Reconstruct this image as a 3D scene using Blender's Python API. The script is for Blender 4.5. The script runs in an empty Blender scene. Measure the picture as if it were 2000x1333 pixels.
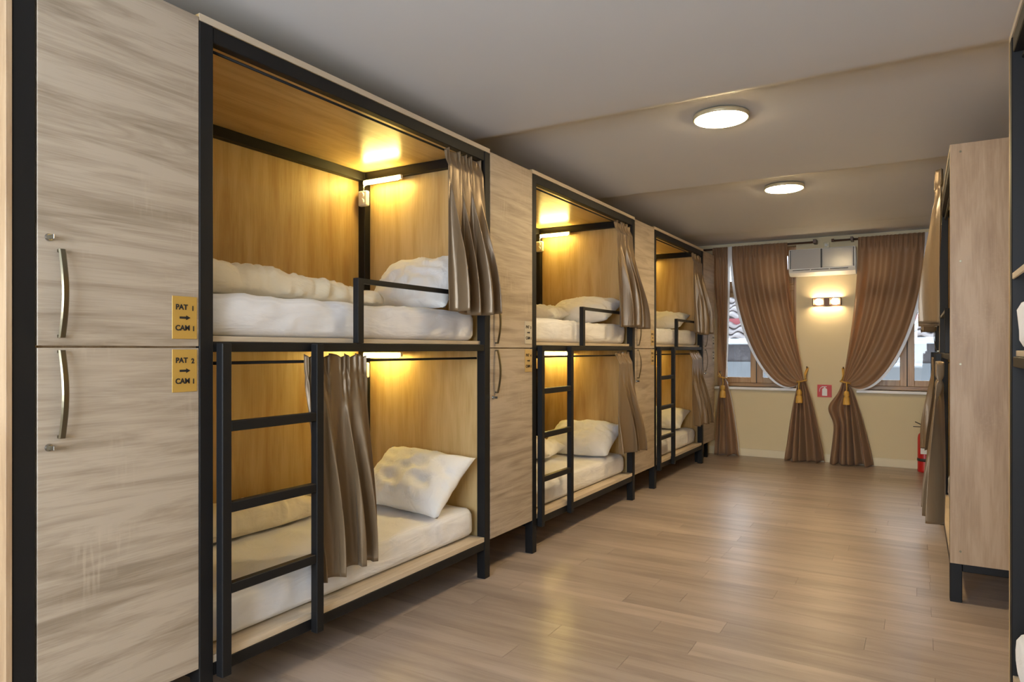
import bpy, bmesh, math, random
from mathutils import Vector, Matrix, noise
random.seed(7)
S = bpy.context.scene
COL = S.collection
R = math.radians
PI = math.pi

# ------------------------------------------------------------------ camera, world, lights, exposure
TH = R(30.65); CH = 1.45
cd = bpy.data.cameras.new('camera'); cam = bpy.data.objects.new('camera', cd); COL.objects.link(cam)
cam.location = (0, 0, CH); cam.rotation_euler = (R(90), 0, TH)
cd.sensor_width = 36; cd.lens = 24.0; cd.shift_y = 16.5/2000; cd.clip_start = 0.05
S.camera = cam
S.view_settings.view_transform = 'Standard'; S.view_settings.look = 'None'
S.view_settings.gamma = 1; S.view_settings.use_curve_mapping = False
S.view_settings.exposure = 0.55
S.cycles.max_bounces = 8; S.cycles.diffuse_bounces = 5; S.cycles.glossy_bounces = 4
S.cycles.transmission_bounces = 6; S.cycles.transparent_max_bounces = 8
S.cycles.sample_clamp_indirect = 6; S.cycles.use_denoising = True
S.cycles.caustics_reflective = False; S.cycles.caustics_refractive = False

w = bpy.data.worlds.new('sky'); S.world = w; w.use_nodes = True
bg = w.node_tree.nodes['Background']; bg.inputs[0].default_value = (0.80, 0.90, 1.0, 1); bg.inputs[1].default_value = 5.2

LAMP_CEIL = 102.0
LAMP_BUNK = 85.0
LAMP_WALL = 70.0
def area(name, loc, rot, sx, sy, energy, color):
    d = bpy.data.lights.new(name, 'AREA'); d.shape = 'RECTANGLE'; d.size = sx; d.size_y = sy
    d.energy = energy; d.color = color
    o = bpy.data.objects.new(name, d); COL.objects.link(o); o.location = loc; o.rotation_euler = rot
    return o
# cool area light added behind the camera, as from an assumed window
area('rear_daylight_fill', (-1.0, -2.12, 1.75), (R(90), 0, 0), 2.6, 1.5, 98, (0.82, 0.91, 1.0))
for nm, xx in (('window_portal_a', -1.88), ('window_portal_b', -0.10)):
    p = area(nm, (xx, 9.98, 1.85), (R(-90), 0, 0), 1.1, 1.9, 1, (1, 1, 1)); p.data.cycles.is_portal = True

# ------------------------------------------------------------------ helpers
def P(px, py, Y):
    """world (X, z) of the photograph point px, py on the plane at depth Y"""
    t = (px-1000)/1333.0
    D = Y/(math.cos(TH)+math.sin(TH)*t)
    return (-math.sin(TH)*D+math.cos(TH)*t*D, CH+(683-py)*D/1333.0)

def link(name, me, mat=None, parent=None, loc=(0, 0, 0), smooth=False):
    o = bpy.data.objects.new(name, me); COL.objects.link(o); o.location = loc
    if parent: o.parent = parent
    if mat and not me.materials: me.materials.append(mat)
    if smooth:
        for p in me.polygons: p.use_smooth = True
    return o

def tag(o, label=None, cat=None, group=None, kind=None):
    if label: o['label'] = label
    if cat: o['category'] = cat
    if group: o['group'] = group
    if kind: o['kind'] = kind
    return o

def thing(name, loc, label, cat, group=None, rz=0):
    o = bpy.data.objects.new(name, None); COL.objects.link(o); o.location = loc; o.rotation_euler = (0, 0, rz)
    o.empty_display_size = 0.1
    return tag(o, label, cat, group)

def bm_box(bm, x0, x1, y0, y1, z0, z1, bev=0.0):
    x0, x1 = sorted((x0, x1)); y0, y1 = sorted((y0, y1)); z0, z1 = sorted((z0, z1))
    vs = [bm.verts.new(c) for c in ((x0,y0,z0),(x1,y0,z0),(x1,y1,z0),(x0,y1,z0),(x0,y0,z1),(x1,y0,z1),(x1,y1,z1),(x0,y1,z1))]
    fs = [bm.faces.new([vs[i] for i in f]) for f in ((0,3,2,1),(4,5,6,7),(0,1,5,4),(1,2,6,5),(2,3,7,6),(3,0,4,7))]
    if bev > 0:
        es = list({e for f in fs for e in f.edges})
        bmesh.ops.bevel(bm, geom=es, offset=bev, segments=1, affect='EDGES')
    return vs

def bm_tube(bm, pts, r, n=10, cap=True):
    rings = []
    pts = [Vector(p) for p in pts]
    for i, p in enumerate(pts):
        t = (pts[min(i+1, len(pts)-1)]-pts[max(i-1, 0)]).normalized()
        up = Vector((0, 0, 1)) if abs(t.z) < 0.9 else Vector((1, 0, 0))
        a = t.cross(up).normalized(); b = t.cross(a).normalized()
        rr = r[i] if isinstance(r, (list, tuple)) else r
        rings.append([bm.verts.new(p+(a*math.cos(k*2*PI/n)+b*math.sin(k*2*PI/n))*rr) for k in range(n)])
    for i in range(len(rings)-1):
        for k in range(n):
            bm.faces.new((rings[i][k], rings[i][(k+1) % n], rings[i+1][(k+1) % n], rings[i+1][k]))
    if cap:
        bm.faces.new(rings[0]); bm.faces.new(rings[-1])

def bm_lathe(bm, prof, n=24, c=(0, 0, 0)):
    rings = [[bm.verts.new((c[0]+r*math.cos(k*2*PI/n), c[1]+r*math.sin(k*2*PI/n), c[2]+z)) for k in range(n)] for r, z in prof]
    for i in range(len(rings)-1):
        for k in range(n):
            bm.faces.new((rings[i][k], rings[i][(k+1) % n], rings[i+1][(k+1) % n], rings[i+1][k]))
    bm.faces.new(rings[0]); bm.faces.new(rings[-1])

def done(bm, name='m'):
    bmesh.ops.recalc_face_normals(bm, faces=bm.faces)
    me = bpy.data.meshes.new(name); bm.to_mesh(me); bm.free(); return me

def box(name, mat, parent, x0, x1, y0, y1, z0, z1, bev=0.0, loc=(0, 0, 0)):
    bm = bmesh.new(); bm_box(bm, x0, x1, y0, y1, z0, z1, bev)
    return link(name, done(bm, name), mat, parent, loc)

def boxes(name, mat, parent, lst, bev=0.0):
    bm = bmesh.new()
    for b in lst: bm_box(bm, *b, bev)
    return link(name, done(bm, name), mat, parent)

def tube(name, mat, parent, pts, r, n=10):
    bm = bmesh.new(); bm_tube(bm, pts, r, n)
    return link(name, done(bm, name), mat, parent, smooth=True)

# ------------------------------------------------------------------ materials
def new_mat(name):
    m = bpy.data.materials.new(name); m.use_nodes = True
    nt = m.node_tree; return m, nt, nt.nodes['Principled BSDF']

def plain(name, col, rough=0.5, metal=0.0, spec=0.5, bump=None, var=0.0):
    m, nt, b = new_mat(name)
    b.inputs['Base Color'].default_value = (*col, 1); b.inputs['Roughness'].default_value = rough
    b.inputs['Metallic'].default_value = metal; b.inputs['Specular IOR Level'].default_value = spec
    tc = nt.nodes.new('ShaderNodeTexCoord')
    if bump or var:
        n = nt.nodes.new('ShaderNodeTexNoise'); n.inputs['Scale'].default_value = bump[0] if bump else 6
        n.inputs['Detail'].default_value = 4
        nt.links.new(tc.outputs['Object'], n.inputs['Vector'])
        if bump:
            bp = nt.nodes.new('ShaderNodeBump'); bp.inputs['Strength'].default_value = bump[1]; bp.inputs['Distance'].default_value = bump[2]
            nt.links.new(n.outputs['Fac'], bp.inputs['Height']); nt.links.new(bp.outputs['Normal'], b.inputs['Normal'])
        if var:
            mx = nt.nodes.new('ShaderNodeMix'); mx.data_type = 'RGBA'
            mx.inputs[6].default_value = (*[c*(1-var) for c in col], 1); mx.inputs[7].default_value = (*[min(1, c*(1+var)) for c in col], 1)
            nt.links.new(n.outputs['Fac'], mx.inputs[0]); nt.links.new(mx.outputs[2], b.inputs['Base Color'])
    return m

def emit(name, col, strength):
    m, nt, b = new_mat(name)
    b.inputs['Base Color'].default_value = (0.9, 0.9, 0.85, 1)
    b.inputs['Emission Color'].default_value = (*col, 1); b.inputs['Emission Strength'].default_value = strength
    return m

def wood(name, axis, dark, mid, light, stretch=12.0, scale=14.0, rough=0.45, plank=False, marks=0.0, dist=1.1):
    """laminate: long streaks along axis (0,1,2), fine grain, faint cross marks"""
    m, nt, b = new_mat(name); N = nt.nodes.new; L = nt.links.new
    tc = N('ShaderNodeTexCoord'); oi = N('ShaderNodeObjectInfo')
    off = N('ShaderNodeVectorMath'); off.operation = 'SCALE'; off.inputs[3].default_value = 37.0
    cmb = N('ShaderNodeCombineXYZ')
    for i in range(3): L(oi.outputs['Random'], cmb.inputs[i])
    L(cmb.outputs[0], off.inputs[0])
    add = N('ShaderNodeVectorMath'); L(tc.outputs['Object'], add.inputs[0]); L(off.outputs[0], add.inputs[1])
    def mapped(sc, st, tilt=0.0):
        mp = N('ShaderNodeMapping'); v = [sc]*3; v[axis] = sc/st; mp.inputs['Scale'].default_value = v
        if tilt: 
            rr = [0, 0, 0]; rr[0 if axis != 0 else 2] = tilt; mp.inputs['Rotation'].default_value = rr
        L(add.outputs[0], mp.inputs['Vector']); return mp
    n1 = N('ShaderNodeTexNoise'); n1.inputs['Scale'].default_value = 1; n1.inputs['Detail'].default_value = 5
    n1.inputs['Roughness'].default_value = 0.6; n1.inputs['Distortion'].default_value = dist
    L(mapped(scale, stretch, 0.06).outputs[0], n1.inputs['Vector'])
    n2 = N('ShaderNodeTexNoise'); n2.inputs['Scale'].default_value = 1; n2.inputs['Detail'].default_value = 3
    n2.inputs['Distortion'].default_value = 0.3
    L(mapped(scale*16, stretch*3.0, 0.03).outputs[0], n2.inputs['Vector'])
    # bands: a stretched wave for the flame figure
    wv = N('ShaderNodeTexNoise'); wv.inputs['Scale'].default_value = 1; wv.inputs['Detail'].default_value = 1; wv.inputs['Distortion'].default_value = 0.6
    L(mapped(scale*0.35, stretch*0.55).outputs[0], wv.inputs['Vector'])
    mul = N('ShaderNodeMath'); mul.operation = 'MULTIPLY'; mul.inputs[1].default_value = 26.0; L(wv.outputs['Fac'], mul.inputs[0])
    sn = N('ShaderNodeMath'); sn.operation = 'SINE'; L(mul.outputs[0], sn.inputs[0])
    a1 = N('ShaderNodeMath'); a1.operation = 'MULTIPLY_ADD'; a1.inputs[1].default_value = 0.035; L(sn.outputs[0], a1.inputs[0]); L(n1.outputs['Fac'], a1.inputs[2])
    a2 = N('ShaderNodeMath'); a2.operation = 'MULTIPLY_ADD'; a2.inputs[1].default_value = 0.30; L(n2.outputs['Fac'], a2.inputs[0]); L(a1.outputs[0], a2.inputs[2])
    cr = N('ShaderNodeValToRGB'); e = cr.color_ramp.elements
    e[0].position = 0.46; e[0].color = (*dark, 1); e[1].position = 0.76; e[1].color = (*light, 1)
    k = e.new(0.62); k.color = (*mid, 1)
    L(a2.outputs[0], cr.inputs[0]); out = cr.outputs[0]
    if marks:
        n3 = N('ShaderNodeTexNoise'); n3.inputs['Scale'].default_value = 1; n3.inputs['Detail'].default_value = 1
        mp = N('ShaderNodeMapping'); v = [70.0]*3; cross = 2 if axis != 2 else 1; v[cross] = 9.0; mp.inputs['Scale'].default_value = v
        L(add.outputs[0], mp.inputs['Vector']); L(mp.outputs[0], n3.inputs['Vector'])
        n4 = N('ShaderNodeTexNoise'); n4.inputs['Scale'].default_value = 3.0; n4.inputs['Detail'].default_value = 1; L(add.outputs[0], n4.inputs['Vector'])
        g = N('ShaderNodeMapRange'); g.inputs['From Min'].default_value = 0.56; g.inputs['From Max'].default_value = 0.7; L(n4.outputs['Fac'], g.inputs['Value'])
        g2 = N('ShaderNodeMapRange'); g2.inputs['From Min'].default_value = 0.52; g2.inputs['From Max'].default_value = 0.68; L(n3.outputs['Fac'], g2.inputs['Value'])
        mm = N('ShaderNodeMath'); mm.operation = 'MULTIPLY'; L(g.outputs[0], mm.inputs[0]); L(g2.outputs[0], mm.inputs[1])
        ms = N('ShaderNodeMath'); ms.operation = 'MULTIPLY'; ms.inputs[1].default_value = marks; L(mm.outputs[0], ms.inputs[0])
        mx = N('ShaderNodeMix'); mx.data_type = 'RGBA'; mx.inputs[7].default_value = (*[min(1, c*1.15) for c in light], 1)
        L(ms.outputs[0], mx.inputs[0]); L(out, mx.inputs[6]); out = mx.outputs[2]
    if plank:
        hs = N('ShaderNodeHueSaturation'); mr = N('ShaderNodeMapRange'); mr.inputs['To Min'].default_value = 0.86; mr.inputs['To Max'].default_value = 1.12
        L(oi.outputs['Random'], mr.inputs['Value']); L(mr.outputs[0], hs.inputs['Value']); L(out, hs.inputs['Color']); out = hs.outputs[0]
    L(out, b.inputs['Base Color'])
    b.inputs['Roughness'].default_value = rough
    bp = N('ShaderNodeBump'); bp.inputs['Strength'].default_value = 0.12; bp.inputs['Distance'].default_value = 0.002
    L(n2.outputs['Fac'], bp.inputs['Height']); L(bp.outputs['Normal'], b.inputs['Normal'])
    return m

def cloth(name, col, rough=0.8, sheen=0.3, trans=0.0, wr=None, weave=0.0, stripes=None, metal=0.0):
    m, nt, b = new_mat(name); N = nt.nodes.new; L = nt.links.new
    b.inputs['Base Color'].default_value = (*col, 1); b.inputs['Roughness'].default_value = rough
    b.inputs['Sheen Weight'].default_value = sheen; b.inputs['Metallic'].default_value = metal
    tc = N('ShaderNodeTexCoord')
    hgt = None
    if wr:
        n = N('ShaderNodeTexNoise'); n.inputs['Scale'].default_value = 1; n.inputs['Detail'].default_value = 4; n.inputs['Distortion'].default_value = 1.6
        mp = N('ShaderNodeMapping'); mp.inputs['Scale'].default_value = wr[0]; mp.inputs['Rotation'].default_value = (0.3, 0.5, 0.6)
        L(tc.outputs['Object'], mp.inputs[0]); L(mp.outputs[0], n.inputs['Vector'])
        bp = N('ShaderNodeBump'); bp.inputs['Strength'].default_value = wr[1]; bp.inputs['Distance'].default_value = 0.03
        L(n.outputs['Fac'], bp.inputs['Height']); L(bp.outputs['Normal'], b.inputs['Normal'])
    if stripes:
        wv = N('ShaderNodeTexWave'); wv.bands_direction = 'X'; wv.inputs['Scale'].default_value = stripes
        L(tc.outputs['Object'], wv.inputs['Vector'])
        mx = N('ShaderNodeMix'); mx.data_type = 'RGBA'; mx.inputs[6].default_value = (*col, 1); mx.inputs[7].default_value = (*[c*0.93 for c in col], 1)
        L(wv.outputs['Fac'], mx.inputs[0]); L(mx.outputs[2], b.inputs['Base Color'])
    if trans:
        out = nt.nodes['Material Output']; t = N('ShaderNodeBsdfTranslucent'); t.inputs[0].default_value = (*[min(1, c*1.5) for c in col], 1)
        ms = N('ShaderNodeMixShader'); ms.inputs[0].default_value = trans
        L(b.outputs[0], ms.inputs[1]); L(t.outputs[0], ms.inputs[2]); L(ms.outputs[0], out.inputs['Surface'])
    return m

OAK = dict(dark=(0.275, 0.22, 0.165), mid=(0.375, 0.308, 0.24), light=(0.45, 0.38, 0.305))
OAK_LIT = dict(dark=(0.46, 0.29, 0.11), mid=(0.55, 0.38, 0.165), light=(0.62, 0.45, 0.22))  # same oak inside the bunks, warm lamp glow put into the colour
M = {}
M['oak_y'] = wood('sonoma_oak_horizontal', 1, **OAK, marks=0.4)
M['oak_z'] = wood('sonoma_oak_vertical', 2, dark=(0.32, 0.205, 0.12), mid=(0.39, 0.265, 0.16), light=(0.45, 0.32, 0.205), marks=0.2, stretch=9, dist=0.4)
M['oaklit_z'] = wood('lamplit_oak_vertical', 2, **OAK_LIT, stretch=10, scale=11, dist=0.4)
M['oaklit_y'] = wood('lamplit_oak_ceiling', 1, **OAK_LIT, stretch=8, scale=9, rough=0.28)
M['edge'] = plain('oak_edge_band', (0.55, 0.46, 0.35), 0.5, var=0.1)
M['deck'] = wood('bed_board_edge', 1, (0.48, 0.38, 0.26), (0.56, 0.46, 0.34), (0.62, 0.52, 0.40))
M['floor'] = wood('floor_laminate', 0, (0.29, 0.232, 0.195), (0.35, 0.283, 0.238), (0.405, 0.333, 0.285), stretch=9, scale=10, rough=0.33, plank=True, dist=0.5)
M['seam'] = plain('floor_underlay', (0.10, 0.07, 0.05), 0.8, var=0.1)
M['steel'] = plain('black_steel', (0.009, 0.009, 0.010), 0.5, 0.0, 0.25, bump=(220, 0.15, 0.001))
M['chrome'] = plain('brushed_nickel', (0.35, 0.34, 0.32), 0.25, 1.0)
M['brass'] = plain('antique_brass', (0.20, 0.175, 0.12), 0.30, 1.0)
M['gold_plate'] = plain('gold_sign_plate', (0.53, 0.33, 0.075), 0.45, 0.25, var=0.06)
M['silver_plate'] = plain('silver_sign_plate', (0.58, 0.54, 0.46), 0.4, 0.3, var=0.06)
M['tan_plate'] = plain('tan_sign_plate', (0.50, 0.36, 0.16), 0.45, 0.2, var=0.06)
M['ink'] = plain('black_lettering', (0.01, 0.01, 0.012), 0.6)
M['ceiling'] = plain('ceiling_paint', (0.63, 0.65, 0.69), 0.7, bump=(2.0, 0.1, 0.01))
M['wall'] = plain('cream_wall_paint', (0.70, 0.60, 0.39), 0.75, bump=(3, 0.15, 0.01))
M['base'] = plain('cream_baseboard', (0.74, 0.67, 0.50), 0.5, var=0.03)
M['white'] = plain('white_plastic', (0.78, 0.78, 0.76), 0.35, var=0.02)
M['sill'] = plain('white_sill', (0.85, 0.85, 0.85), 0.35, var=0.02)
M['acpanel'] = plain('grey_gloss_panel', (0.42, 0.42, 0.42), 0.18, var=0.04)
M['dark'] = plain('dark_plastic', (0.03, 0.03, 0.03), 0.5)
M['window'] = wood('window_pine', 2, (0.36, 0.19, 0.08), (0.47, 0.27, 0.12), (0.55, 0.34, 0.17), rough=0.35)
M['window_h'] = wood('window_pine_horizontal', 0, (0.36, 0.19, 0.08), (0.47, 0.27, 0.12), (0.55, 0.34, 0.17), rough=0.35)
M['sheet'] = cloth('white_sheet', (0.80, 0.80, 0.83), wr=((5, 2.2, 9), 0.42), stripes=26)
M['pillow'] = cloth('white_pillow', (0.82, 0.82, 0.82), wr=((9, 6, 7), 0.40))
M['duvet'] = cloth('cream_duvet', (0.80, 0.72, 0.56), wr=((7, 4, 8), 0.5))
M['curtain'] = cloth('taupe_satin', (0.215, 0.148, 0.084), rough=0.34, metal=0.25, sheen=0.1, wr=((10, 10, 1.5), 0.12), trans=0.06)
M['drape'] = cloth('brown_drape', (0.44, 0.295, 0.18), rough=0.42, sheen=0.2, wr=((10, 10, 1.5), 0.12), trans=0.50)
M['lining'] = cloth('white_lining', (0.78, 0.78, 0.80), trans=0.3)
M['rope'] = plain('golden_rope', (0.62, 0.36, 0.07), 0.5, bump=(120, 0.6, 0.004), var=0.2)
M['rodwood'] = plain('dark_brown_rod', (0.10, 0.05, 0.03), 0.4, var=0.1)
M['red'] = plain('extinguisher_red', (0.55, 0.02, 0.02), 0.3, var=0.05)
M['signred'] = plain('sign_red', (0.55, 0.03, 0.03), 0.45, var=0.03)
M['lampdisc'] = emit('ceiling_lamp_diffuser', (1.0, 0.75, 0.40), LAMP_CEIL)
M['lamprim'] = plain('lamp_rim', (0.62, 0.54, 0.36), 0.35, 0.2)
M['led'] = emit('led_tube', (1.0, 0.735, 0.20), LAMP_BUNK)
M['spot'] = emit('sconce_bulb', (1.0, 0.74, 0.42), LAMP_WALL)
M['bronze'] = plain('bronze_sconce', (0.11, 0.05, 0.025), 0.4, 0.4)
M['tile'] = plain('roof_tile_clay', (0.13, 0.105, 0.10), 0.6, bump=(14, 0.4, 0.02), var=0.18)
M['gutter'] = plain('red_flashing', (0.16, 0.015, 0.02), 0.5, var=0.1)
M['zinc'] = plain('zinc_gutter', (0.25, 0.25, 0.26), 0.35, 0.3)
M['facade'] = plain('grey_facade', (0.035, 0.028, 0.030), 0.8, bump=(20, 0.3, 0.02), var=0.2)
M['facade2'] = plain('pale_facade', (0.07, 0.072, 0.077), 0.8, var=0.1)
g, nt, b = new_mat('window_glass'); M['glass'] = g
for n in list(nt.nodes):
    if n.type != 'OUTPUT_MATERIAL': nt.nodes.remove(n)
_t = nt.nodes.new('ShaderNodeBsdfTransparent'); _t.inputs[0].default_value = (0.92, 0.95, 0.97, 1)
_g = nt.nodes.new('ShaderNodeBsdfGlossy'); _g.inputs['Roughness'].default_value = 0.02
_f = nt.nodes.new('ShaderNodeFresnel'); _f.inputs[0].default_value = 1.45
_m = nt.nodes.new('ShaderNodeMixShader'); nt.links.new(_f.outputs[0], _m.inputs[0]); nt.links.new(_t.outputs[0], _m.inputs[1])
nt.links.new(_g.outputs[0], _m.inputs[2]); nt.links.new(_m.outputs[0], [n for n in nt.nodes if n.type == 'OUTPUT_MATERIAL'][0].inputs[0])

# ------------------------------------------------------------------ room shell
XL, XR, YB, YF = -3.45, 1.44, -2.2, 9.62
WT = 0.32
floor = box('floor', M['seam'], None, XL, XR, YB, YF, -0.10, -0.008); tag(floor, kind='structure')
rows = 57; PW = (YF-0.50)/rows
plank_cache = {}
for r in range(rows):
    y0 = 0.50+r*PW
    x = XL - (r*0.47 % 1.0)*1.22 if r % 3 else XL-0.2
    while x < XR-0.01:
        xa, xb = max(x, XL), min(x+1.24, XR)
        if xb-xa > 0.03:
            key = round(xb-xa, 3)
            if key not in plank_cache:
                bm = bmesh.new(); bm_box(bm, 0.0007, xb-xa-0.0007, 0.0006, PW-0.0006, -0.008, 0)
                me = done(bm, 'plank'); me.materials.append(M['floor']); plank_cache[key] = me
            link('plank', plank_cache[key], None, floor, (xa, y0, 0))
        x += 1.24
box('subfloor_strip', M['floor'], floor, XL, XR, YB, 0.499, -0.008, 0).name = 'plank_field'

# ceiling with shallow ripples: each bay falls gently then rises in a soft slope
def ceil_z(y):
    def bay(y, a, b, hi, lo): return hi+(lo-hi)*(y-a)/(b-a)
    kn = [(-2.2, 2.90), (3.60, 2.858), (3.80, 2.860), (4.06, 2.932), (4.3, 2.935), (5.96, 2.882), (6.00, 2.882), (6.12, 2.935), (6.5, 2.935),
          (8.35, 2.872), (8.47, 2.874), (8.72, 2.90), (9.0, 2.905), (10.2, 2.90)]
    for (a, za), (b_, zb) in zip(kn, kn[1:]):
        if y <= b_:
            t = (y-a)/(b_-a); t = t*t*(3-2*t) if b_-a < 0.35 else t
            return za+(zb-za)*t
    return kn[-1][1]
bm = bmesh.new(); ys = [YB-0.1]+[YB+i*0.03 for i in range(int((YF+WT-YB)/0.03)+2)]
v0 = [(bm.verts.new((XL-0.1, y, ceil_z(y))), bm.verts.new((XR+0.1, y, ceil_z(y)))) for y in ys]
for a, b_ in zip(v0, v0[1:]): bm.faces.new((a[0], b_[0], b_[1], a[1]))
t0 = [bm.verts.new((XL-0.1, ys[0], 3.1)), bm.verts.new((XR+0.1, ys[0], 3.1)), bm.verts.new((XR+0.1, ys[-1], 3.1)), bm.verts.new((XL-0.1, ys[-1], 3.1))]
bm.faces.new(t0); bm.faces.new((t0[0], t0[1], v0[0][1], v0[0][0])); bm.faces.new((t0[3], t0[2], v0[-1][1], v0[-1][0]))
c = link('ceiling', done(bm, 'ceiling'), M['ceiling'], smooth=False); tag(c, kind='structure')
for p in c.data.polygons: p.use_smooth = len(p.vertices) == 4 and p.center.z < 3.0
tag(box('wall_left', M['wall'], None, XL-0.15, XL, YB-0.1, YF+WT, -0.1, 3.05), kind='structure')
tag(box('wall_right', M['wall'], None, XR, XR+0.15, YB-0.1, YF+WT, -0.1, 3.05), kind='structure')
# unseen rear wall, with an opening added behind the cool area light
wb = boxes('wall_rear', M['wall'], None, [(XL, -2.4, YB-0.1, YB, -0.1, 3.05), (0.4, XR, YB-0.1, YB, -0.1, 3.05), (-2.4, 0.4, YB-0.1, YB, -0.1, 0.95), (-2.4, 0.4, YB-0.1, YB, 2.55, 3.05)]); tag(wb, kind='structure')
# far wall with two window openings
W1, W2 = (-2.42, -1.36), (-0.62, 0.42)
ZS, ZT = 0.94, 2.82
wf = boxes('wall_far', M['wall'], None, [(XL, W1[0], YF, YF+WT, -0.1, 3.05), (W1[1], W2[0], YF, YF+WT, -0.1, 3.05), (W2[1], XR, YF, YF+WT, -0.1, 3.05),
    (W1[0], W1[1], YF, YF+WT, -0.1, ZS), (W2[0], W2[1], YF, YF+WT, -0.1, ZS), (W1[0], W1[1], YF, YF+WT, ZT, 3.05), (W2[0], W2[1], YF, YF+WT, ZT, 3.05)])
tag(wf, kind='structure')
tag(box('baseboard_far', M['base'], None, XL, XR, YF-0.018, YF, 0, 0.105, 0.004), kind='structure')
tag(box('baseboard_left', M['base'], None, XL, XL+0.015, YB, YF-0.02, 0, 0.10, 0.003), kind='structure')
tag(box('baseboard_right', M['base'], None, XR-0.015, XR, YB, YF-0.02, 0, 0.10, 0.003), kind='structure')

for wi, (xa, xb) in enumerate((W1, W2)):
    t = thing('window_%d' % (wi+1), ((xa+xb)/2, YF+0.16, ZS), None, None); tag(t, kind='structure')
    h = ZT-ZS; hw = (xb-xa)/2; ya, yb = 0.0, 0.07
    boxes('window_frame', M['window'], t, [(-hw, -hw+0.05, ya, yb, 0, h), (hw-0.05, hw, ya, yb, 0, h)], 0.004)
    boxes('window_frame', M['window_h'], t, [(-hw+0.05, hw-0.05, ya, yb, 0, 0.05), (-hw+0.05, hw-0.05, ya, yb, h-0.05, h), (-hw+0.05, hw-0.05, ya-0.005, yb, 1.30, 1.385)], 0.004)
    for sgn in (-1, 1):
        x0, x1 = (-hw+0.05, -0.003) if sgn < 0 else (0.003, hw-0.05)
        for z0, z1, nm in ((0.05, 1.30, 'sash'), (1.385, h-0.05, 'sash')):
            s = boxes(nm, M['window'], t, [(x0, x0+0.075, ya-0.012, yb-0.015, z0, z1), (x1-0.075, x1, ya-0.012, yb-0.015, z0, z1),
                (x0+0.075, x1-0.075, ya-0.012, yb-0.015, z0, z0+0.075), (x0+0.075, x1-0.075, ya-0.012, yb-0.015, z1-0.06, z1)], 0.004)
            box('pane', M['glass'], s, x0+0.07, x1-0.07, ya+0.02, ya+0.024, z0+0.07, z1-0.055)
    box('center_strip', M['dark'], t, -0.005, 0.005, ya-0.014, ya-0.002, 0.05, 1.30)
    sx0 = -hw+(-0.02 if wi == 0 else -0.02)
    box('window_sill', M['sill'], t, -hw-0.03, hw+0.03, -0.30+0.08, ya, -0.035, 0.0, 0.006)

# ------------------------------------------------------------------ neighbour house seen through the windows
house = thing('neighbour_house', (-1.2, 13.0, -3.0), 'neighbouring house with clay tiled roof and grey wall outside the windows', 'building')
box('wall', M['facade'], house, -6, 6, 0.25, 0.5, 0, 4.56)
boxes('wall_band', M['facade2'], house, [(-6, 6, 0.20, 0.25, 0, 4.22)])
tube('gutter', M['zinc'], house, [(-6, 0.0, 4.60), (6, 0.0, 4.60)], 0.06, 10)
box('fascia', M['gutter'], house, -6, 6, 0.80, 0.86, 4.93, 5.06)
bm = bmesh.new()
def tile_mesh():
    bm = bmesh.new(); n = 10; Wd, Ln = 0.30, 0.36
    g = []
    for j in range(2):
        row = []
        for i in range(n+1):
            u = i/n
            z = 0.035*math.sin(u*2*PI)+(0.02 if j == 0 else 0.0)
            row.append((u*Wd, j*Ln, z))
        g.append(row)
    top = [[bm.verts.new(p) for p in row] for row in g]; bot = [[bm.verts.new((p[0], p[1], p[2]-0.02)) for p in row] for row in g]
    for i in range(n):
        bm.faces.new((top[0][i], top[0][i+1], top[1][i+1], top[1][i])); bm.faces.new((bot[0][i], bot[1][i], bot[1][i+1], bot[0][i+1]))
        bm.faces.new((top[0][i], bot[0][i], bot[0][i+1], top[0][i+1])); bm.faces.new((top[1][i], top[1][i+1], bot[1][i+1], bot[1][i]))
    me = done(bm, 'roof_tile'); me.materials.append(M['tile'])
    for p in me.polygons: p.use_smooth = True
    return me
tm = tile_mesh()
def roof_rows(y0, z0, nrow, slope):
    dy, dz = 0.31*math.cos(slope), 0.31*math.sin(slope)
    for r in range(nrow):
        for k in range(-11, 12):
            o = link('roof_tile', tm, None, house, (k*0.295, y0+r*dy, z0+r*dz+random.uniform(0, 0.008)))
            o.rotation_euler = (slope-0.04, random.uniform(-0.01, 0.01), random.uniform(-0.015, 0.015))
roof_rows(-0.02, 4.64, 3, R(22))
roof_rows(0.82, 5.07, 5, R(24))
box('roof_deck', M['tile'], house, -6, 6, 2.3, 2.5, 4.5, 5.60)

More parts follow.
